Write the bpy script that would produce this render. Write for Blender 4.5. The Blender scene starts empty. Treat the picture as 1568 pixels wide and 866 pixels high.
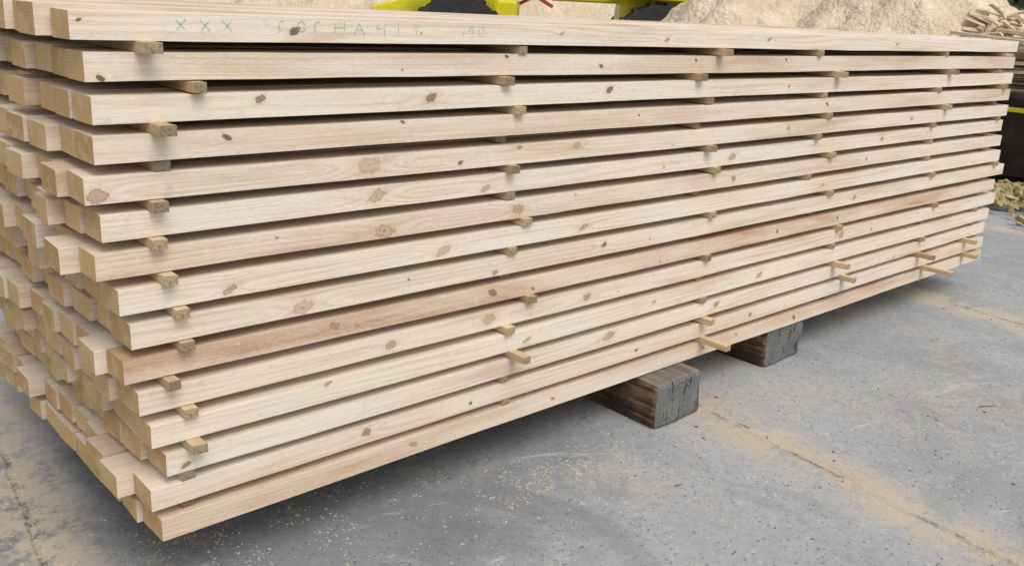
import bpy, bmesh, math, random
from mathutils import Vector, Matrix, noise
random.seed(7)
R=random.Random(11)
scene=bpy.context.scene
scene.view_settings.view_transform='Standard'
scene.view_settings.look='None'
scene.view_settings.exposure=0

# ---------------------------------------------------------------- node helpers
class NB:
    def __init__(s,name):
        s.mat=bpy.data.materials.new(name); s.mat.use_nodes=True
        s.nt=s.mat.node_tree; s.nt.nodes.clear()
        s.out=s.nt.nodes.new('ShaderNodeOutputMaterial')
        s.b=s.nt.nodes.new('ShaderNodeBsdfPrincipled')
        s.nt.links.new(s.b.outputs[0],s.out.inputs[0])
    def n(s,t,**k):
        x=s.nt.nodes.new(t)
        for a,v in k.items(): setattr(x,a,v)
        return x
    def put(s,sock,v):
        if isinstance(v,bpy.types.NodeSocket): s.nt.links.new(v,sock)
        elif v is not None:
            if isinstance(v,(tuple,list)) and len(v)==3 and sock.type=='RGBA': v=(*v,1)
            sock.default_value=v
    def m(s,op,a,b=None,c=None,clamp=False):
        x=s.n('ShaderNodeMath',operation=op); x.use_clamp=clamp
        s.put(x.inputs[0],a)
        if b is not None: s.put(x.inputs[1],b)
        if c is not None: s.put(x.inputs[2],c)
        return x.outputs[0]
    def mix(s,f,a,b,mode='MIX'):
        x=s.n('ShaderNodeMix',data_type='RGBA',blend_type=mode)
        s.put(x.inputs[0],f); s.put(x.inputs[6],a); s.put(x.inputs[7],b)
        return x.outputs[2]
    def comb(s,a,b,c):
        x=s.n('ShaderNodeCombineXYZ')
        for i,v in enumerate((a,b,c)): s.put(x.inputs[i],v)
        return x.outputs[0]
    def sep(s,v):
        x=s.n('ShaderNodeSeparateXYZ'); s.put(x.inputs[0],v); return x.outputs
    def noise(s,vec,scale,detail=3,rough=.5,dist=0):
        x=s.n('ShaderNodeTexNoise'); s.put(x.inputs['Vector'],vec)
        x.inputs['Scale'].default_value=scale; x.inputs['Detail'].default_value=detail
        x.inputs['Roughness'].default_value=rough; x.inputs['Distortion'].default_value=dist
        return x.outputs[0]
    def voro(s,vec,scale,feature='F1'):
        x=s.n('ShaderNodeTexVoronoi',feature=feature); s.put(x.inputs['Vector'],vec)
        x.inputs['Scale'].default_value=scale
        return x
    def sm(s,v,a,b,c=0.,d=1.):
        x=s.n('ShaderNodeMapRange',interpolation_type='SMOOTHSTEP')
        s.put(x.inputs[0],v); s.put(x.inputs[1],a); s.put(x.inputs[2],b); s.put(x.inputs[3],c); s.put(x.inputs[4],d)
        return x.outputs[0]
    def bump(s,h,strength=.3,dist=.01):
        x=s.n('ShaderNodeBump'); x.inputs['Strength'].default_value=strength
        x.inputs['Distance'].default_value=dist; s.put(x.inputs['Height'],h)
        s.nt.links.new(x.outputs[0],s.b.inputs['Normal'])
    def fin(s,col,rough=.8,spec=.3):
        s.put(s.b.inputs['Base Color'],col); s.put(s.b.inputs['Roughness'],rough)
        s.b.inputs['Specular IOR Level'].default_value=spec
        return s.mat
    def pos(s): return s.n('ShaderNodeNewGeometry').outputs['Position']
    def obj(s): return s.n('ShaderNodeTexCoord').outputs['Object']
    def attr(s,name): return s.n('ShaderNodeAttribute',attribute_name=name)

# ---------------------------------------------------------------- materials
def wood_mat(name,knots):
    w=NB(name)
    bl=w.attr('bl').outputs['Vector']; tn=w.attr('tint').outputs['Vector']
    x,y,z=w.sep(bl); r1,r2,kd=w.sep(tn)
    off=w.m('MULTIPLY',r1,37.)
    if knots:
        kx,kz,kr=w.sep(w.attr('kn').outputs['Vector'])
        s_=w.m('MAXIMUM',w.m('MULTIPLY',kr,5.),.001)
        q=w.m('DIVIDE',kx,s_); g=w.m('EXPONENT',w.m('MULTIPLY',w.m('MULTIPLY',q,q),-1.))
        R2=w.m('MULTIPLY',w.m('MULTIPLY',kr,kr),w.m('MULTIPLY',g,2.6))
        vk=w.m('SQRT',w.m('ADD',w.m('MULTIPLY',kz,kz),R2))
        v=w.m('ADD',z,w.m('MULTIPLY',w.m('SIGN',kz),w.m('SUBTRACT',vk,w.m('ABSOLUTE',kz))))
    else: v=z
    lf=w.noise(w.comb(w.m('MULTIPLY',x,.8),w.m('MULTIPLY',y,7.),w.m('MULTIPLY_ADD',v,11.,off)),1.,1,.5)
    ph=w.m('ADD',w.m('ADD',w.m('MULTIPLY',v,520.),w.m('MULTIPLY',y,380.)),w.m('MULTIPLY',lf,60.))
    band=w.m('POWER',w.m('MULTIPLY_ADD',w.m('SINE',ph),.5,.5),2.5)
    streak=w.noise(w.comb(w.m('MULTIPLY',x,2.6),w.m('MULTIPLY_ADD',y,150.,off),w.m('MULTIPLY',v,170.)),1.,3,.75)
    fuzz=w.noise(w.comb(w.m('MULTIPLY',x,60.),w.m('MULTIPLY',y,420.),w.m('MULTIPLY',z,420.)),1.,2,.7)
    big=w.noise(w.comb(w.m('MULTIPLY',x,1.7),off,w.m('MULTIPLY',z,14.)),1.,2,.65)
    cA=w.mix(r1,(.775,.675,.55),(.69,.56,.43))
    cA=w.mix(w.sm(big,.36,.66,0.,.7),cA,(.79,.715,.61))
    red=w.mix(w.sm(big,.33,.62),(.43,.24,.145),(.70,.53,.40))
    rm=w.m('ADD',r2,w.sm(big,.27,.40,.42,0.),clamp=True)
    if knots:
        pr=w.noise(w.comb(w.m('MULTIPLY',x,2.4),off,w.m('MULTIPLY',z,22.)),1.,3,.7)
        rm=w.m('MULTIPLY',rm,w.sm(pr,.38,.58,.45,1.))
    cA=w.mix(rm,cA,red)
    cA=w.mix(w.m('MULTIPLY',band,w.sm(big,.38,.62,.46,.08)),cA,(.54,.35,.21))
    cA=w.mix(w.sm(streak,.45,.70,0.,.52),cA,(.57,.42,.30))
    cA=w.mix(w.sm(fuzz,.5,.75,0.,.38),cA,(.84,.79,.71))
    cA=w.mix(w.sm(fuzz,.47,.30,0.,.22),cA,(.48,.36,.25))
    if knots:
        sc=w.noise(w.comb(w.m('MULTIPLY',x,30.),off,w.m('MULTIPLY',z,30.)),1.,3,.75)
        cA=w.mix(w.sm(sc,.57,.74,0.,.28),cA,(.44,.36,.28))
        wob=w.noise(w.comb(w.m('MULTIPLY',kx,90.),w.m('MULTIPLY',x,3.),w.m('MULTIPLY',kz,90.)),1.,3,.65)
        kx2=w.m('ADD',kx,w.m('MULTIPLY',kz,w.m('MULTIPLY_ADD',r1,1.8,-.9)))
        rr=w.m('SQRT',w.m('ADD',w.m('MULTIPLY',w.m('MULTIPLY',kx2,kx2),w.m('MULTIPLY_ADD',kd,.4,.35)),w.m('MULTIPLY',kz,kz)))
        rr=w.m('ADD',rr,w.m('MULTIPLY',w.m('SUBTRACT',wob,.5),w.m('MULTIPLY',kr,1.9)))
        t=w.m('DIVIDE',rr,w.m('MAXIMUM',kr,.0001))
        has=w.m('GREATER_THAN',kr,.001)
        halo=w.m('MULTIPLY',w.sm(t,.9,2.8,.6,0.),has)
        core=w.m('MULTIPLY',w.sm(t,.7,1.05,1.,0.),has)
        rim=w.m('MULTIPLY',w.m('MULTIPLY',w.sm(t,.65,.95),w.sm(t,.98,1.25,1.,0.)),has)
        ringk=w.m('MULTIPLY_ADD',w.m('SINE',w.m('MULTIPLY',t,15.)),.5,.5)
        kc=w.mix(kd,(.60,.42,.27),(.15,.09,.06))
        kc=w.mix(w.m('MULTIPLY',ringk,.4),kc,(.33,.20,.11))
        kc=w.mix(w.m('MULTIPLY',w.sm(t,.0,.35,1.,0.),.7),kc,(.09,.05,.035))
        cA=w.mix(w.m('MULTIPLY',halo,.5),cA,(.57,.38,.24))
        cA=w.mix(w.m('MULTIPLY',core,w.m('MULTIPLY_ADD',kd,.3,.65)),cA,kc)
        cA=w.mix(w.m('MULTIPLY',rim,w.m('MULTIPLY_ADD',kd,.55,.32)),cA,(.09,.055,.04))
        w.bump(w.m('ADD',fuzz,streak),.5,.0014)
    return w.fin(cA,.85,.15)
def end_mat():
    w=NB('end_grain')
    x,y,z=w.sep(w.attr('bl').outputs['Vector']); r1,r2,kd=w.sep(w.attr('tint').outputs['Vector'])
    off=w.m('MULTIPLY',r1,37.)
    py=w.m('MULTIPLY_ADD',r1,.11,-.055); pz=w.m('MULTIPLY_ADD',w.m('FRACT',w.m('MULTIPLY',r1,7.3)),.12,-.06)
    dy=w.m('SUBTRACT',y,py); dz=w.m('SUBTRACT',z,pz)
    rad=w.m('SQRT',w.m('ADD',w.m('MULTIPLY',dy,dy),w.m('MULTIPLY',dz,dz)))
    n3=w.noise(w.comb(off,w.m('MULTIPLY',y,30.),w.m('MULTIPLY',z,30.)),1.,2)
    rg=w.m('MULTIPLY_ADD',w.m('SINE',w.m('ADD',w.m('MULTIPLY',rad,1100.),w.m('MULTIPLY',n3,7.))),.5,.5)
    blot=w.noise(w.comb(off,w.m('MULTIPLY',y,22.),w.m('MULTIPLY',z,26.)),1.,4,.7)
    ro=w.noise(w.comb(off,w.m('MULTIPLY',y,260.),w.m('MULTIPLY',z,420.)),1.,3,.7)
    cE=w.mix(w.m('FRACT',w.m('MULTIPLY',r1,5.1)),(.70,.475,.225),(.52,.33,.145))
    cE=w.mix(w.sm(blot,.44,.62,0.,.7),cE,(.72,.55,.33))
    cE=w.mix(w.m('MULTIPLY',rg,.45),cE,(.38,.21,.08))
    cE=w.mix(w.sm(ro,.5,.72,0.,.5),cE,(.32,.19,.09))
    w.bump(w.m('ADD',ro,blot),.5,.0015)
    return w.fin(cE,.85,.15)

def sticker_mat():
    w=NB('sticker_wood')
    bl=w.attr('bl').outputs['Vector']; x,y,z=w.sep(bl); r1,r2,kd=w.sep(w.attr('tint').outputs['Vector'])
    f=w.noise(w.comb(w.m('MULTIPLY',x,160.),w.m('MULTIPLY',y,7.),w.m('MULTIPLY',z,160.)),1.,3,.6)
    c=w.mix(r1,(.66,.51,.32),(.46,.33,.19))
    c=w.mix(w.sm(f,.4,.75,0.,.5),c,(.30,.20,.10))
    e=w.noise(w.comb(w.m('MULTIPLY',x,180.),r1,w.m('MULTIPLY',z,180.)),1.,4,.7)
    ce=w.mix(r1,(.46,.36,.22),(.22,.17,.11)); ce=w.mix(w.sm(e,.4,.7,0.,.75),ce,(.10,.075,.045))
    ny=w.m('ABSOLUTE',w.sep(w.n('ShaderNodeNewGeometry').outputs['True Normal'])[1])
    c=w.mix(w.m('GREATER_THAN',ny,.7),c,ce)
    return w.fin(c,.85,.2)

def concrete_mat():
    w=NB('old_concrete')
    p=w.pos(); x,y,z=w.sep(p)
    n1=w.noise(p,.8,4,.6); n2=w.noise(p,5.,5,.7); n3=w.noise(p,38.,4,.7); n4=w.noise(p,300.,3,.75)
    c=w.mix(w.sm(n1,.35,.65),(.29,.30,.308),(.375,.384,.388))
    c=w.mix(w.sm(n2,.4,.66,0.,.45),c,(.43,.437,.437))
    c=w.mix(w.sm(w.noise(w.comb(x,y,5.),2.3,4,.72,.6),.5,.68,0.,.42),c,(.215,.223,.23))
    c=w.mix(w.sm(n3,.42,.68,0.,.4),c,(.22,.226,.232))
    c=w.mix(w.sm(n4,.50,.66,0.,.5),c,(.52,.525,.52))
    c=w.mix(w.sm(n4,.45,.32,0.,.4),c,(.15,.155,.16))
    dens=w.sm(n2,.35,.65,.92,.68)
    for sc,th,colr,seed in ((85.,.20,(.56,.55,.53),0.),(120.,.26,(.11,.11,.115),3.3)):
        v=w.voro(w.comb(w.m('ADD',x,w.m('MULTIPLY_ADD',n3,.014,seed)),w.m('ADD',y,w.m('MULTIPLY',n3,.016)),seed),sc)
        cs=w.sep(v.outputs['Color'])
        sel=w.m('GREATER_THAN',cs[0],dens)
        mk=w.m('MULTIPLY',w.sm(w.m('DIVIDE',v.outputs['Distance'],w.m('MULTIPLY_ADD',cs[1],1.1,.35)),th,th+.2,1.,0.),sel)
        c=w.mix(w.m('MULTIPLY',mk,.65),c,colr)
    st=w.noise(w.comb(x,y,4.2),.9,4,.7,1.2)
    c=w.mix(w.sm(st,.52,.66,0.,.36),c,(.15,.158,.168))
    # damp patch plus under-stack dusk painted into the colour, around the stack's near end
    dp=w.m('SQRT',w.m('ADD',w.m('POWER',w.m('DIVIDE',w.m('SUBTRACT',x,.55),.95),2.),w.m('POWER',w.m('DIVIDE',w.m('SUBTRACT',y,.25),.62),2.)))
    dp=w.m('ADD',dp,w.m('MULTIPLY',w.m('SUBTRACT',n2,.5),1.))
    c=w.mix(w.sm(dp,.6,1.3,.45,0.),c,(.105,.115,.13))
    st2=w.noise(w.comb(w.m('MULTIPLY',x,.9),w.m('MULTIPLY_ADD',x,1.3,w.m('MULTIPLY',y,3.2)),11.),2.2,4,.8,1.5)
    c=w.mix(w.sm(st2,.60,.74,0.,.6),c,(.57,.58,.58))
    wx=w.m('ADD',x,w.m('MULTIPLY',w.m('SUBTRACT',n2,.5),.05))
    wx=w.m('ADD',wx,w.m('MULTIPLY',y,-.12))
    d=w.m('PINGPONG',w.m('ADD',wx,.09+1.93*40),.965)
    jm=w.sm(d,.003,.012,1.,0.)
    dn=w.noise(p,24.,5,.85)
    dust=w.m('MULTIPLY',w.sm(d,.01,.20,1.,0.),w.sm(w.m('MULTIPLY_ADD',n2,.7,w.m('MULTIPLY',dn,.55)),.52,.66))
    spots=w.m('MULTIPLY',w.sm(w.noise(w.comb(x,y,8.),1.3,3,.6),.50,.66),w.sm(dn,.46,.60))
    c=w.mix(w.m('MULTIPLY',jm,.65),c,(.07,.062,.05))
    dm=w.m('MULTIPLY',w.m('MAXIMUM',dust,w.m('MULTIPLY',spots,.55)),w.sm(n4,.3,.6,.6,1.))
    c=w.mix(dm,c,(.53,.45,.335))
    h=w.m('MULTIPLY_ADD',n4,.6,n3); h=w.m('SUBTRACT',h,w.m('MULTIPLY',jm,1.5))
    w.bump(h,.6,.006)
    return w.fin(c,.88,.25)

def simple_mat(name,a,b,scale,rough=.8,bs=.3,bd=.01,coords='pos',detail=4,dark=None):
    w=NB(name); p=w.pos() if coords=='pos' else w.obj()
    n=w.noise(p,scale,detail,.65); n2=w.noise(p,scale*7,2,.7)
    c=w.mix(w.sm(n,.3,.7),a,b)
    c=w.mix(w.sm(n2,.45,.75,0.,.4),c,dark or tuple(q*.6 for q in a))
    if bs>0: w.bump(w.m('ADD',n,n2),bs,bd)
    return w.fin(c,rough,.3)

M_wood=wood_mat('sawn_pine_face',True); M_plain=wood_mat('sawn_pine',False); M_end=end_mat()
M_stick=sticker_mat(); M_con=concrete_mat()
M_saw=simple_mat('sawdust',(.58,.47,.32),(.70,.60,.45),2.2,.95,.8,.06,dark=(.42,.31,.19))
M_yel=simple_mat('yellow_paint',(.72,.62,.02),(.78,.70,.04),3.,.35,.0,.005,dark=(.5,.44,.03))
M_rub=simple_mat('rubber',(.02,.02,.02),(.04,.04,.04),8.,.8,0)
M_dark=simple_mat('dark_steel',(.02,.019,.018),(.05,.04,.035),6.,.6,0,dark=(.07,.04,.025))
M_red=simple_mat('red_paint',(.35,.03,.025),(.42,.05,.03),6.,.4,0)
M_glass=simple_mat('cab_glass',(.04,.05,.055),(.06,.07,.075),2.,.1,.0)
M_leaf=simple_mat('foliage',(.035,.06,.02),(.09,.12,.04),1.,.8,0)
M_chip=simple_mat('wood_chip',(.46,.37,.25),(.66,.56,.41),40.,.9,0)
M_off=simple_mat('offcut_wood',(.54,.42,.28),(.70,.58,.42),14.,.85,.4,.01,dark=(.28,.17,.09))
M_twig=simple_mat('twig',(.12,.06,.035),(.20,.10,.05),40.,.9,0)
M_crayon=simple_mat('green_crayon',(.13,.40,.30),(.30,.52,.40),420.,.8,0,dark=(.10,.32,.24))
def tie_mat():
    w=NB('weathered_beam'); o=w.obj(); x,y,z=w.sep(o)
    f=w.noise(w.comb(w.m('MULTIPLY',x,70.),w.m('MULTIPLY',y,3.),w.m('MULTIPLY',z,70.)),1.,4,.65)
    big=w.noise(o,9.,4,.6)
    c=w.mix(w.sm(big,.35,.65),(.09,.06,.04),(.29,.18,.10)); c=w.mix(w.sm(f,.42,.60,0.,.8),c,(.035,.026,.02))
    rad=w.m('SQRT',w.m('ADD',w.m('MULTIPLY',x,x),w.m('MULTIPLY',z,z)))
    rg=w.m('MULTIPLY_ADD',w.m('SINE',w.m('ADD',w.m('MULTIPLY',rad,420.),w.m('MULTIPLY',big,8.))),.5,.5)
    e=w.mix(w.m('MULTIPLY',rg,.45),(.19,.19,.185),(.085,.083,.08))
    cr=w.noise(w.comb(w.m('MULTIPLY',x,60.),0.,w.m('MULTIPLY',z,12.)),1.,4,.75)
    e=w.mix(w.sm(cr,.54,.64,0.,.9),e,(.022,.02,.018)); e=w.mix(w.sm(big,.5,.7,0.,.5),e,(.25,.24,.225))
    gn=w.sep(w.n('ShaderNodeNewGeometry').outputs['True Normal'])
    c=w.mix(w.m('GREATER_THAN',w.m('ABSOLUTE',gn[1]),.6),c,e)
    tp=w.mix(w.sm(f,.4,.62,0.,.7),(.25,.225,.185),(.09,.08,.065))
    c=w.mix(w.sm(gn[2],.5,.9,0.,.85),c,tp)
    w.bump(w.m('ADD',f,cr),.9,.01)
    return w.fin(c,.9,.2)
M_tie=tie_mat()

# ---------------------------------------------------------------- object helpers
def empty(name,loc=(0,0,0),rotz=0):
    e=bpy.data.objects.new(name,None); scene.collection.objects.link(e); e.location=loc; e.rotation_euler=(0,0,rotz); e.empty_display_size=.2
    return e
def mesh_obj(name,verts,faces,mat,parent=None,smooth=False,loc=None):
    me=bpy.data.meshes.new(name); me.from_pydata(verts,[],faces)
    for mm in (mat if isinstance(mat,list) else [mat]): me.materials.append(mm)
    me.update()
    ob=bpy.data.objects.new(name,me); scene.collection.objects.link(ob)
    if parent: ob.parent=parent
    if loc: ob.location=loc
    if smooth:
        for p in me.polygons: p.use_smooth=True
    return ob
def bm_obj(name,bm,mat,parent=None,smooth=False):
    me=bpy.data.meshes.new(name); bm.to_mesh(me); bm.free(); me.materials.append(mat)
    ob=bpy.data.objects.new(name,me); scene.collection.objects.link(ob)
    if parent: ob.parent=parent
    if smooth:
        for p in me.polygons: p.use_smooth=True
    return ob
def box_bm(bm,c,s,rot=(0,0,0),bev=0.0,taper=None):
    g=bmesh.ops.create_cube(bm,size=1)
    vs=g['verts']
    for v in vs:
        v.co=Vector((v.co.x*s[0],v.co.y*s[1],v.co.z*s[2]))
        if taper and v.co.z>0: v.co.x*=taper[0]; v.co.y*=taper[1]
    if bev>0:
        es=list({e for v in vs for e in v.link_edges})
        r=bmesh.ops.bevel(bm,geom=es,offset=bev,segments=2,affect='EDGES',profile=.5)
        vs=list({v for v in r['verts']}|{v for v in vs if v.is_valid})
    from mathutils import Euler
    m=Matrix.Translation(Vector(c))@Euler(rot).to_matrix().to_4x4()
    bmesh.ops.transform(bm,matrix=m,verts=vs)
def cyl_bm(bm,c,r,l,axis='Y',seg=28,bev=0):
    g=bmesh.ops.create_cone(bm,cap_ends=True,segments=seg,radius1=r,radius2=r,depth=l)
    vs=g['verts']
    m=Matrix.Translation(Vector(c))
    if axis=='Y': m=m@Matrix.Rotation(math.pi/2,4,'X')
    if axis=='X': m=m@Matrix.Rotation(math.pi/2,4,'Y')
    bmesh.ops.transform(bm,matrix=m,verts=vs)

class Boards:
    def __init__(s): s.v=[];s.f=[];s.bl=[];s.kn=[];s.tn=[];s.mi=[]
    def add(s,axis,a0,a1,b0,w,z0,t,knots=(),r1=0.,r2=0.,bow=(0,0),ch=.0005,skew=0.,front=False):
        off=R.uniform(0,50)
        xs={a0,a1}
        n=40 if front else (8 if bow!=(0,0) else 2)
        for i in range(1,n): xs.add(a0+(a1-a0)*i/n)
        ks=sorted(knots)
        for i in range(len(ks)-1): xs.add((ks[i][0]+ks[i+1][0])/2)
        xs=sorted(xs)
        sec=[(0,ch),(0,t-ch),(ch,t),(w-ch,t),(w,t-ch),(w,ch),(w-ch,0),(ch,0)]
        base=len(s.v)
        p1=R.uniform(0,6); L=a1-a0
        loc=[]
        for i,a in enumerate(xs):
            u=(a-a0)/L
            dy=bow[0]*math.sin(u*3.1+p1); dz=bow[1]*math.sin(u*9+p1)
            for j,(q,zz) in enumerate(sec):
                jz=0
                if front and j in(1,2): jz=-abs(noise.noise(Vector((a*3.1,z0*50,1))))*.0022
                if front and j in(0,7): jz=abs(noise.noise(Vector((a*2.7,z0*50,5))))*.0022
                aa=a+ (skew*(q-w/2) if i in(0,len(xs)-1) else 0)
                if axis=='X': s.v.append((aa,b0+q+dy,z0+zz+dz+jz)); loc.append((aa+off,q-w/2,zz-t/2))
                else: s.v.append((b0+q+dy,aa,z0+zz+dz)); loc.append((q-w/2,aa+off,zz-t/2))
        def addf(ids,k,mi):
            s.f.append([base+i for i in ids]); s.mi.append(mi)
            for i in ids:
                s.bl.append(loc[i])
                if k: s.kn.append((s.v[base+i][0]-k[0], loc[i][2]-(k[1]-.5)*t, k[2])); s.tn.append((r1,r2,k[3]))
                else: s.kn.append((1,1,0)); s.tn.append((r1,r2,0))
        for i in range(len(xs)-1):
            mid=(xs[i]+xs[i+1])/2
            k=min(ks,key=lambda q:abs(q[0]-mid)) if ks else None
            for j in range(8):
                j2=(j+1)%8
                ids=[i*8+j,i*8+j2,(i+1)*8+j2,(i+1)*8+j]
                if axis=='X': ids=ids[::-1]
                fr=front and j in(0,1,7)
                addf(ids, k if fr else None, 0 if fr else 1)
        e0=list(range(8)); e1=[(len(xs)-1)*8+j for j in range(8)]
        if axis=='X': addf(e0,None,2); addf(e1[::-1],None,2)
        else: addf(e0[::-1],None,2); addf(e1,None,2)
    def build(s,name,mat,parent):
        ob=mesh_obj(name,s.v,s.f,mat,parent); me=ob.data
        if isinstance(mat,list): me.polygons.foreach_set('material_index',s.mi)
        for nm,arr in (('bl',s.bl),('kn',s.kn),('tint',s.tn)):
            at=me.attributes.new(nm,'FLOAT_VECTOR','CORNER')
            at.data.foreach_set('vector',[c for v in arr for c in v])
        bm=bmesh.new(); bm.from_mesh(me); bmesh.ops.recalc_face_normals(bm,faces=bm.faces); bm.to_mesh(me); bm.free()
        return ob

# ---------------------------------------------------------------- lumber stack
ZB=.15; P=.07; T=.05; NR=15; W=1.15
ZT=ZB+P*14+T
stack=empty('lumber_stack')
near=[0,.019,.023,.021,.003,.025,.01,.044,.061,.045,.068,.085,.112,.08,.095]
far=[4.065,4.06,4.08,4.05,4.06,4.05,4.07,4.08,4.16,4.1,4.14,4.1,4.1,4.1,4.125]
r1s=[.05,.8,.25,.95,.45,.15,.6,.0,.35,.75,.3,.05,.15,.5,.9]
r2s=[0,.20,.03,.30,.10,.03,.16,.0,.12,.72,.08,.03,.02,.08,.28]
K={1:[(.41,.45,.008,1),(.015,.7,.003,1),(1.14,.6,.005,.3),(1.55,.4,.006,.4),(2.05,.6,.006,.5),(2.9,.5,.005,.6)],
2:[(.045,.12,.005,1),(.97,.9,.004,1),(1.30,.45,.005,1),(1.7,.75,.005,1),(2.17,.8,.004,1)],
3:[(.335,.75,.007,.7),(.745,.55,.010,.75),(1.33,.62,.009,.9),(2.2,.5,.004,.7)],
4:[(.265,.72,.006,1),(.67,.92,.004,.9),(1.46,.62,.003,1),(2.45,.6,.006,.8)],
5:[(.022,.3,.011,.3),(.585,.6,.015,.0),(.835,.35,.005,.9),(1.22,.7,.008,.2),(2.22,.6,.006,.4),(3.1,.5,.006,.5)],
6:[(.61,.55,.012,.1),(.92,.3,.008,.2),(1.93,.5,.010,.25),(2.9,.5,.007,.4)],
7:[(.63,.35,.014,.1),(1.03,.5,.011,.3),(1.95,.5,.008,.5),(2.8,.5,.005,.5)],
8:[(.26,.3,.008,.35),(.79,.4,.010,.05),(1.27,.4,.008,.3),(2.5,.5,.005,.3)],
9:[(.42,.35,.013,.0),(.96,.2,.006,.5),(1.36,.6,.007,.9),(2.75,.5,.008,.4)],
10:[(.50,.6,.008,.4),(.56,.35,.005,.3),(.96,.55,.009,.75),(1.1,.3,.004,.6),(2.25,.5,.006,.8),(2.65,.5,.005,.9)],
11:[(.65,.45,.009,.3),(.95,.55,.011,.1),(1.31,.5,.010,.4),(2.7,.5,.011,.4)],
12:[(1.08,.4,.006,.2),(1.6,.6,.005,.4),(2.16,.5,.009,.3)],
13:[(.15,.3,.006,.7),(1.41,.6,.012,.2),(1.93,.6,.009,.5),(2.8,.5,.005,.5)],
14:[(.585,.6,.009,.6),(.9,.4,.004,.9),(1.55,.5,.005,.9),(2.15,.5,.006,.8)],
15:[(.72,.6,.007,.3),(1.2,.5,.004,.7),(1.9,.5,.005,.8),(2.45,.5,.008,.9)]}
RK=random.Random(5)
for r,l in K.items():
    for i in range(3):
        x=RK.uniform(.3,3.95)
        if all(abs(x-k[0])>.13 for k in l): l.append((x,RK.uniform(.1,.9),RK.choice([.0015,.002,.0025,.005]),RK.uniform(.3,1)))
B=Boards()
for r in range(NR):
    z0=ZT-T-P*r
    y=0.0+R.uniform(-.004,.005)
    i=0
    while y<W-.05:
        w=R.choice([.08,.09,.095,.1,.1])
        if i==0:
            a0,a1=near[r],far[r]; kk=K[r+1]; q1,q2=r1s[r],r2s[r]; bow=(.004,.0012)
        else:
            a0=near[r]*.9+R.gauss(-.006,.012)+ (R.choice([-.03,.03]) if R.random()<.07 else 0)
            a1=a0+R.uniform(4.0,4.07); kk=(); q1,q2=R.random(),R.random()*.35; bow=(.003,.0012)
        t=T-R.uniform(0,.0015)
        if r==0 and i>=1: t=T+R.uniform(-.001,.008)
        B.add('X',a0,a1,y,w,z0,t,kk,q1,q2,bow,skew=R.uniform(-.05,.05),front=(i==0))
        y+=w+R.uniform(.003,.012); i+=1
boards=B.build('boards',[M_wood,M_plain,M_end],stack)

cols=[
 {1:(.120,.045),2:(.210,.02),3:(.135,.05),4:(.141,-.004),5:(.125,.022),6:(.121,.018),7:(.135,.022),8:(.156,.018),9:(.165,.012),10:(.131,.02),11:(.164,.012),12:(.168,.035),13:(.157,-.004),14:(.16,-.02)},
 {1:(1.019,-.003),2:(.962,.018),3:(1.008,.015),4:(.985,-.03),5:(.994,.02),6:(1.003,-.004),7:(1.054,.008),8:(1.01,.006),9:(1.02,-.03),10:(1.086,.01),11:(1.012,.014),12:(1.03,.06),13:(1.015,-.004),14:(1.03,-.01)},
 {1:(1.807,.03),2:(1.71,.02),3:(1.786,-.003),4:(1.74,-.01),5:(1.795,.02),6:(1.841,.012),7:(1.8,-.03),8:(1.845,.012),9:(1.82,-.03),10:(1.853,.008),11:(1.85,-.02),12:(1.851,.006),13:(1.87,.035),14:(1.88,.10)},
 {1:(2.368,.004),2:(2.495,.03),3:(2.437,-.003),4:(2.47,.012),5:(2.42,.01),6:(2.528,.012),7:(2.407,-.003),8:(2.559,.01),9:(2.5,-.03),10:(2.66,.015),11:(2.644,.004),12:(2.67,.06),13:(2.76,.05),14:(2.7,-.02)},
 {1:(3.348,-.003),2:(3.40,.025),3:(3.311,.01),4:(3.389,.03),5:(3.309,.012),6:(3.338,-.002),7:(3.335,-.002),8:(3.383,.014),9:(3.4,-.03),10:(3.47,.012),11:(3.42,-.02),12:(3.4,.012),13:(3.40,.07),14:(3.48,.13)},
 {1:(3.95,-.01),2:(3.9,-.03),3:(3.97,.02),4:(3.95,-.01),5:(3.98,.01),6:(3.93,-.02),7:(3.96,-.01),8:(4.04,.02),9:(3.95,-.02),10:(3.97,-.01),11:(3.94,.0),12:(3.95,-.01),13:(3.88,.05),14:(3.9,.06)}]
S=Boards()
for c in cols:
    for k,(x,pr) in c.items():
        z0=ZT-T-P*k+T
        w=R.uniform(.024,.03)
        S.add('Y',-pr,W+R.uniform(0,.05),x-w/2,w,z0+.0004,P-T-.0006,(),R.random(),0,(0,0),ch=.001,skew=R.uniform(-.15,.15))
stickers=S.build('stickers',M_stick,stack)

# crayon writing on the top board (thin wax strokes laid on the wood)
strokes=[]
def X(cx,cz,s): strokes.append([(cx-s,cz+s),(cx+s,cz-s)]); strokes.append([(cx-s*.9,cz-s),(cx+s*1.1,cz+s*1.1)])
for cx in(.186,.231,.273): X(cx,.028,.0085)
def arc(cx,cz,rx,rz,a0,a1,n=10): strokes.append([(cx+rx*math.cos(math.radians(a0+(a1-a0)*i/n)),cz+rz*math.sin(math.radians(a0+(a1-a0)*i/n))) for i in range(n+1)])
arc(.385,.03,.008,.010,70,290); arc(.425,.03,.008,.010,20,350); arc(.462,.03,.008,.010,60,270)
strokes+= [[(.50,.018),(.50,.040)],[(.522,.020),(.522,.042)],[(.50,.03),(.522,.03)],[(.545,.018),(.556,.040),(.57,.018)],[(.549,.027),(.565,.027)],
 [(.602,.042),(.60,.030),(.618,.030)],[(.62,.042),(.618,.016)],[(.655,.018),(.653,.042)],[(.70,.02),(.698,.042),(.712,.036)],[(.832,.04),(.83,.018)]]
arc(.853,.034,.006,.006,0,330); strokes.append([(.86,.034),(.854,.016)]); arc(.882,.029,.007,.010,0,330)
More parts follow.
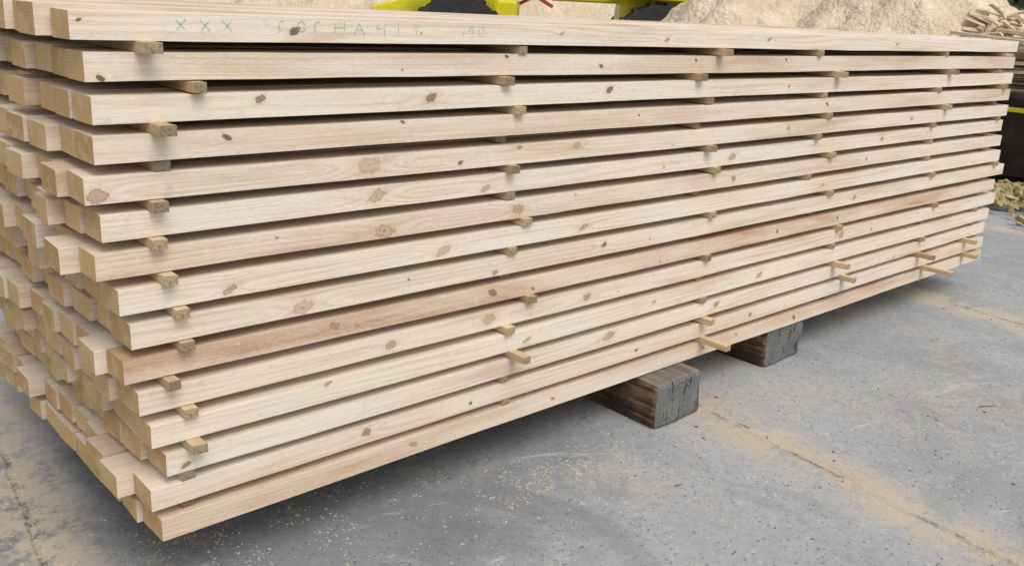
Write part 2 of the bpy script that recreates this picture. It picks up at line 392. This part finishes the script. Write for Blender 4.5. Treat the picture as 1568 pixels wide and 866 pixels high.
from mathutils.bvhtree import BVHTree
bv=BVHTree.FromPolygons([Vector(v) for v in B.v],B.f)
def surf(x,z):
    h=bv.ray_cast(Vector((x,-.3,z)),Vector((0,1,0)))
    return (h[0].y if h[0] else 0)-.0006
vs=[];fs=[]
for st in strokes:
    for (a,b) in zip(st[:-1],st[1:]):
        d=Vector((b[0]-a[0],b[1]-a[1])); ln=d.length; N=max(1,int(ln/.0015))
        n=Vector((-d.y,d.x)).normalized()
        for i in range(N):
            if R.random()<.22: continue
            p0=Vector(a)+d*(i/N); p1=Vector(a)+d*((i+1)/N); hw=R.uniform(.0004,.0010)
            k=len(vs)
            for pnt,sg in((p0,1),(p0,-1),(p1,-1),(p1,1)):
                X_,Z_=pnt.x+n.x*sg*hw,ZT-T+pnt.y+n.y*sg*hw
                vs.append((X_,surf(X_,Z_),Z_))
            fs.append((k,k+1,k+2,k+3))
mesh_obj('crayon_marks',vs,fs,M_crayon,stack)

# ---------------------------------------------------------------- support beams
def beam(x0,x1,y0,y1,h):
    bm=bmesh.new(); box_bm(bm,(0,0,0),(x1-x0,y1-y0,h),bev=.014)
    bmesh.ops.subdivide_edges(bm,edges=[e for e in bm.edges if e.calc_length()>.06],cuts=6,use_grid_fill=True)
    for v in bm.verts:
        n=noise.noise_vector(v.co*9+Vector((x0*7,0,0)))*.013
        if v.co.z>h*.4: n.z=min(0,n.z)*.3
        if v.co.z<-h*.4: n.z=0
        v.co+=n
    ob=bm_obj('support_beam',bm,M_tie); ob.location=((x0+x1)/2,(y0+y1)/2,h/2-.001)
    return ob
beam(1.575,1.80,-.07,1.25,.148)
beam(2.31,2.55,.02,1.2,.147)
beam(.55,.77,.36,1.25,.148)
beam(3.45,3.66,.25,1.22,.148)

# ---------------------------------------------------------------- ground
g=150
mesh_obj('concrete_ground',[(-g,-g,0),(g,-g,0),(g,g,0),(-g,g,0)],[(0,1,2,3)],M_con)

def chips(name,pts,mat,smin,smax,flat=.35,lmax=2.6):
    vs=[];fs=[]
    for (x,y,z) in pts:
        s=smin+(smax-smin)*R.random()**2; l=s*R.uniform(1,lmax); a=R.uniform(0,6.28); h=s*flat
        ca,sa=math.cos(a),math.sin(a); k=len(vs)
        tl=R.uniform(-.3,.3)
        for (u,v,w) in((-l,-s,0),(l,-s*.7,0),(l*.8,s,0),(-l*.9,s*.8,0),(-l*.7,-s*.5,h),(l*.6,-s*.6,h),(l*.7,s*.5,h),(-l*.6,s*.6,h)):
            vs.append((x+(u*ca-v*sa)*.5,y+(u*sa+v*ca)*.5,z+w+.0004+u*tl*.3*(w>0)))
        fs+=[(k+3,k+2,k+1,k),(k+4,k+5,k+6,k+7),(k,k+1,k+5,k+4),(k+1,k+2,k+6,k+5),(k+2,k+3,k+7,k+6),(k+3,k,k+4,k+7)]
    return mesh_obj(name,vs,fs,mat)
pts=[]
def seamx(j,y): return -.09+1.93*j+.12*y
for i in range(9500):
    j=R.choice([0,1,1,1,1,2,2]); y=R.uniform(-2.2,1.6) if j!=1 else R.uniform(-1.5,.5)
    if noise.noise(Vector((j*5,y*3,0)))<-.12+.3*R.random()-.15: continue
    pts.append((seamx(j,y)+R.gauss(0,.03 if R.random()<.6 else .09)+.02*math.sin(y*9),y,0))
for i in range(1300): pts.append((R.gauss(1.9,.07),R.gauss(-.06,.08),0))
for i in range(1300): pts.append((R.uniform(-.6,4.5),R.uniform(-1.6,.3),0))
for i in range(1600):
    a,b=R.gauss(1.15,.16),R.gauss(-.10,.07)
    if noise.noise(Vector((a*14,b*14,3)))>-.1: pts.append((a,b,0))
for i in range(2000):
    a,b=R.gauss(.35,.3),R.gauss(.08,.16)
    if noise.noise(Vector((a*9,b*9,6)))>-.05: pts.append((a,b,0))
chips('sawdust_crumbs',pts,M_chip,.0008,.0045)
pts=[(R.uniform(-.5,4.5),R.uniform(-1.7,.4),0) for i in range(900)]
chips('gravel',pts,simple_mat('grit',(.13,.13,.13),(.36,.35,.33),60.,.9,0),.0012,.006,.7,1.5)
pts=[(seamx(R.choice([0,1,1,2]),0)+R.gauss(0,.12),R.uniform(-1.4,.4),0) for i in range(70)]+[(R.uniform(0,4),R.uniform(-1.3,.2),0) for i in range(30)]
chips('bark_flakes',pts,M_twig,.002,.008,.3,3.5)
def twig(a,l,ang,mat=M_twig,r=.0016,name='twig'):
    vs=[];fs=[];n=7;p=Vector((a[0],a[1],r)); d=ang
    for i in range(n):
        rr=r*(1-.6*i/n)
        for j in range(5):
            t=j/5*6.283; vs.append((p.x-math.sin(d)*rr*math.cos(t),p.y+math.cos(d)*rr*math.cos(t),p.z+rr*math.sin(t)))
        d+=R.uniform(-.25,.25); p=p+Vector((math.cos(d),math.sin(d),0))*l/n
        if i: 
            for j in range(5): k=(i-1)*5; fs.append((k+j,k+(j+1)%5,k+5+(j+1)%5,k+5+j))
    return mesh_obj(name,vs,fs,mat)
for a,l,an in (((1.83,-.24),.05,1.2),((1.52,-.96),.06,.2),((2.62,-.62),.09,-.6),((.03,.02),.09,.7),((1.35,-.33),.03,0),((1.2,-.62),.025,.4)): twig(a,l,an)
def leaf(x,y,s,a):
    vs=[];fs=[];n=7
    for i in range(n):
        u=i/(n-1); wd=math.sin(u*3.14)**.8*.35
        for sg in(-1,0,1):
            px=(u-.5)*s; py=sg*wd*s; pz=.001+abs(sg)*.006*(1-u)+.004*u
            vs.append((x+px*math.cos(a)-py*math.sin(a),y+px*math.sin(a)+py*math.cos(a),pz))
        if i:
            for q in(0,1): k=(i-1)*3+q; fs.append((k,k+1,k+4,k+3))
    mesh_obj('fallen_leaf',vs,fs,simple_mat('dry_leaf',(.45,.28,.06),(.55,.36,.10),50.,.8,0))
leaf(.73,-.37,.025,.5)

# ---------------------------------------------------------------- sawdust heaps
def heap(name,cx,cy,rad,h,seed,mat=M_saw,rough=.06,n=90):
    vs=[];fs=[]
    for i in range(n+1):
        for j in range(n+1):
            u=(i/n*2-1);v=(j/n*2-1)
            x,y=u*rad,v*rad; d=math.hypot(u,v*1.0)
            ang=math.atan2(v,u)
            d*=1+.18*noise.noise(Vector((math.cos(ang)*1.3,math.sin(ang)*1.3,seed)))
            z=h*max(0,1-d)**.85 if d<1 else -.05
            if d<1:
                z=min(z,h*.92+.3*(z-h*.92))
                z+=rough*(1.3*noise.noise(Vector((x*1.1,y*1.1,seed)))+.6*noise.noise(Vector((x*4,y*4,seed)))+.35*noise.noise(Vector((x*11,y*11,seed))))*min(1,(1-d)*5)
            vs.append((cx+x,cy+y,z))
    for i in range(n):
        for j in range(n):
            k=i*(n+1)+j; fs.append((k,k+n+1,k+n+2,k+1))
    return mesh_obj(name,vs,fs,mat,smooth=True)
heap('sawdust_heap',8.9,4.9,2.3,1.75,1.5,rough=.16)
heap('sawdust_heap',9.6,3.1,2.5,2.15,4.2,rough=.18)
heap('sawdust_heap',13.5,16.5,7.5,3.0,8.1,rough=.3)
heap('sawdust_heap',17,8,6,2.6,5.1,rough=.3)

def slabs(name,n,cx,cy,sx,sy,zfun,lmin,lmax,mat,parent=None,wid=(.03,.12)):
    bm=bmesh.new()
    for i in range(n):
        x=R.gauss(0,sx);y=R.gauss(0,sy); 
        l=R.uniform(lmin,lmax)
        z=zfun(x,y)*R.random()**.4
        box_bm(bm,(cx+x,cy+y,z+.02),(l,R.uniform(*wid),R.uniform(.01,.035)),(R.gauss(0,.5),R.gauss(0,.3),R.uniform(0,3.14)),taper=(R.uniform(.6,1),R.uniform(.5,1)))
    return bm_obj(name,bm,mat,parent)
slabs('offcut_pile',1100,9.1,2.0,.7,.5,lambda x,y:max(.05,1.55*(1-math.hypot(x/1.8,y/1.3))),.06,.30,M_off,wid=(.02,.09))
slabs('bark_debris',520,6.8,.72,.28,.3,lambda x,y:max(.02,.13*(1-math.hypot(x,y))),.02,.12,simple_mat('bark_debris_mat',(.30,.23,.10),(.50,.41,.21),14.,.9,.3,.01,dark=(.12,.08,.04)),wid=(.01,.05))

# ---------------------------------------------------------------- skip container with slabs
sk=empty('waste_skip',(8.0,.45,0),0)
bm=bmesh.new()
L_,D_,H0,H1=1.1,2.8,.10,.76
th=.03
def q(a,b): return [(-a/2,-b/2),(a/2,-b/2),(a/2,b/2),(-a/2,b/2)]
vo=[bm.verts.new((x,y,H0)) for x,y in q(L_*.95,D_*.95)]+[bm.verts.new((x,y,H1)) for x,y in q(L_*1.35,D_)]
vi=[bm.verts.new((x,y,H0+th)) for x,y in q(L_*.95-th*2,D_*.95-th*2)]+[bm.verts.new((x,y,H1)) for x,y in q(L_*1.35-th*2,D_-th*2)]
bm.faces.new(vo[3::-1]); bm.faces.new(vi[0:4])
for i in range(4):
    j=(i+1)%4
    bm.faces.new((vo[i],vo[j],vo[j+4],vo[i+4])); bm.faces.new((vi[j],vi[i],vi[i+4],vi[j+4])); bm.faces.new((vo[i+4],vo[j+4],vi[j+4],vi[i+4]))
bm_obj('shell',bm,M_dark,sk)
bm=bmesh.new()
for yy in(-1.2,-.7,-.2,.3,.8,1.2): box_bm(bm,(-.65,yy,.42),(.05,.06,.64),(0,math.radians(-18),0),bev=.006)
for xx in(-.3,.3): box_bm(bm,(xx,0,.052),(.12,2.4,.104),bev=.01)
bm_obj('ribs',bm,M_dark,sk)
bm=bmesh.new(); box_bm(bm,(-.75,0,.75),(.06,2.86,.06),bev=.012); box_bm(bm,(.75,0,.75),(.06,2.86,.06),bev=.012)
bm_obj('rim',bm,M_dark,sk)
bm=bmesh.new(); box_bm(bm,(-.745,0,.64),(.02,2.3,.035),(0,math.radians(-18),0),bev=.005)
bm_obj('yellow_stripe',bm,M_yel,sk)
bm=bmesh.new()
for i in range(70):
    box_bm(bm,(R.uniform(-.45,.45),R.uniform(-.15,.25),.55+.009*i),(R.uniform(.05,.2),R.uniform(1.6,2.4),R.uniform(.012,.03)),(R.gauss(0,.04),R.gauss(0,.1),R.gauss(0,.07)))
bm_obj('slab_load',bm,M_off,sk)

# ---------------------------------------------------------------- wheel loader
ld=empty('wheel_loader',(9.6,8.6,0),math.radians(-45))
bm=bmesh.new()
box_bm(bm,(1.75,0,1.35),(1.7,1.5,.95),bev=.09,taper=(.92,.88))
box_bm(bm,(2.5,0,.98),(.5,1.9,.42),bev=.05)
for sx in(-1.35,1.45):
    for sy in(-.95,.95): box_bm(bm,(sx,sy,1.42),(1.35,.52,.06),bev=.02)
box_bm(bm,(-1.2,0,1.0),(1.3,.8,.6),bev=.05)
for sy in(-.45,.45):
    box_bm(bm,(-1.75,sy,1.25),(1.9,.13,.32),(0,math.radians(-18),0),bev=.03)
    box_bm(bm,(-1.0,sy,1.45),(.3,.16,.8),bev=.03)
box_bm(bm,(.45,0,1.5),(1.1,1.35,.35),bev=.05)
box_bm(bm,(.45,0,2.95),(1.35,1.45,.12),bev=.05)
bm_obj('body',bm,M_yel,ld)
bm=bmesh.new()
for px in(-.1,1.0):
    for sy in(-.62,.62): box_bm(bm,(px,sy,2.3),(.08,.08,1.3),bev=.015)
box_bm(bm,(.1,0,.8),(2.6,.7,.4),bev=.04)
for sx in(-1.35,1.45): cyl_bm(bm,(sx,0,.68),.14,1.9)
cyl_bm(bm,(1.7,.3,2.05),.05,.5,'Z')
bm_obj('frame',bm,M_dark,ld)
bm=bmesh.new(); box_bm(bm,(.45,0,2.3),(1.02,1.18,1.2),bev=.02); bm_obj('cab_windows',bm,M_glass,ld)
bm=bmesh.new()
for sy in(-.2,.2): cyl_bm(bm,(-1.7,sy,1.5),.05,1.1,'X'); 
box_bm(bm,(-.25,-.72,1.35),(.5,.05,.05),(0,.5,0)); box_bm(bm,(-.3,.6,1.4),(.6,.05,.05),(0,-.5,0))
bm_obj('hydraulics',bm,M_red,ld)
bm=bmesh.new()
for sx in(-1.35,1.45):
    for sy in(-.95,.95):
        cyl_bm(bm,(sx,sy,.67),.66,.45,seg=36)
        for a in range(18):
            t=a/18*6.283
            box_bm(bm,(sx+math.cos(t)*.655,sy,.67+math.sin(t)*.655),(.08,.44,.07),(0,-t,0))
bm_obj('tyres',bm,M_rub,ld)
bm=bmesh.new()
for sx in(-1.35,1.45):
    for sy in(-1,1): cyl_bm(bm,(sx,sy*1.0,.67),.33,.40,seg=24)
bm_obj('hubs',bm,M_yel,ld)
prof=[(-2.6,1.05),(-2.95,1.0),(-3.3,.55),(-3.5,.08),(-3.0,.05),(-2.65,.2),(-2.5,.6)]
vs=[(x,sy,z) for sy in(-1.25,1.25) for x,z in prof]; n=len(prof)
fs=[tuple(range(n))[::-1],tuple(range(n,2*n))]+[(i,(i+1)%n,n+(i+1)%n,n+i) for i in range(n) if i not in(2,)]
mesh_obj('bucket',vs,fs,M_dark,ld)

# ---------------------------------------------------------------- distant trees (one mass)
vs=[];fs=[]
for c in range(60):
    a=math.radians(R.uniform(-25,110)); d=R.uniform(42,60)
    cx,cy=d*math.cos(a),d*math.sin(a); H=R.uniform(6,11)
    for k in range(12):
        bx,by,bz=cx+R.gauss(0,1.4),cy+R.gauss(0,1.4),R.uniform(.8,H); rr=R.uniform(.8,1.7)
        for l in range(26):
            d_=Vector((R.gauss(0,1),R.gauss(0,1),R.gauss(0,.8))).normalized()*rr*R.uniform(.6,1.1)
            p=Vector((bx,by,bz))+d_; u=Vector((R.gauss(0,1),R.gauss(0,1),R.gauss(0,1))).normalized(); w_=u.orthogonal().normalized()
            s=R.uniform(.18,.36); k0=len(vs)
            vs+= [tuple(p+u*s),tuple(p+w_*s),tuple(p-u*s),tuple(p-w_*s)]; fs.append((k0,k0+1,k0+2,k0+3))
    k0=len(vs)
    for zz,rr in((0,.22),(H*.8,.06)):
        for j in range(6): vs.append((cx+rr*math.cos(j),cy+rr*math.sin(j),zz))
    for j in range(6): fs.append((k0+j,k0+(j+1)%6,k0+6+(j+1)%6,k0+6+j))
mesh_obj('distant_trees',vs,fs,M_leaf)

# ---------------------------------------------------------------- light
sd=Vector((-.15,-.70,1.0)).normalized()
elev=math.asin(sd.z); rot=math.atan2(sd.x,sd.y)
wd=bpy.data.worlds.new('World'); scene.world=wd; wd.use_nodes=True
nt=wd.node_tree; bg=nt.nodes['Background']
sky=nt.nodes.new('ShaderNodeTexSky'); sky.sky_type='NISHITA'; sky.sun_disc=False
sky.sun_elevation=elev; sky.sun_rotation=rot; sky.dust_density=4.; sky.air_density=1.2
hs=nt.nodes.new('ShaderNodeHueSaturation'); hs.inputs['Saturation'].default_value=.35
nt.links.new(sky.outputs[0],hs.inputs['Color']); nt.links.new(hs.outputs[0],bg.inputs[0])
bg.inputs[1].default_value=.15
sl=bpy.data.lights.new('sun','SUN'); sl.energy=1.2; sl.angle=math.radians(35); sl.color=(1,.985,.96)
so=bpy.data.objects.new('sun',sl); scene.collection.objects.link(so); so.rotation_euler=sd.to_track_quat('Z','Y').to_euler(); so.location=(0,-5,8)

# ---------------------------------------------------------------- camera
cd=bpy.data.cameras.new('camera'); cam=bpy.data.objects.new('camera',cd); scene.collection.objects.link(cam); scene.camera=cam
right=Vector((.7417,-.6687,.0494)); up=Vector((.158,.2458,.9563)); back=right.cross(up).normalized(); up=back.cross(right).normalized(); right.normalize()
m=Matrix((right,up,back)).transposed().to_4x4(); m.translation=Vector((-.5085,-1.643,ZT+.039))
cam.matrix_world=m
cd.sensor_width=36; cd.lens=1407/1568*36; cd.clip_start=.05; cd.clip_end=500
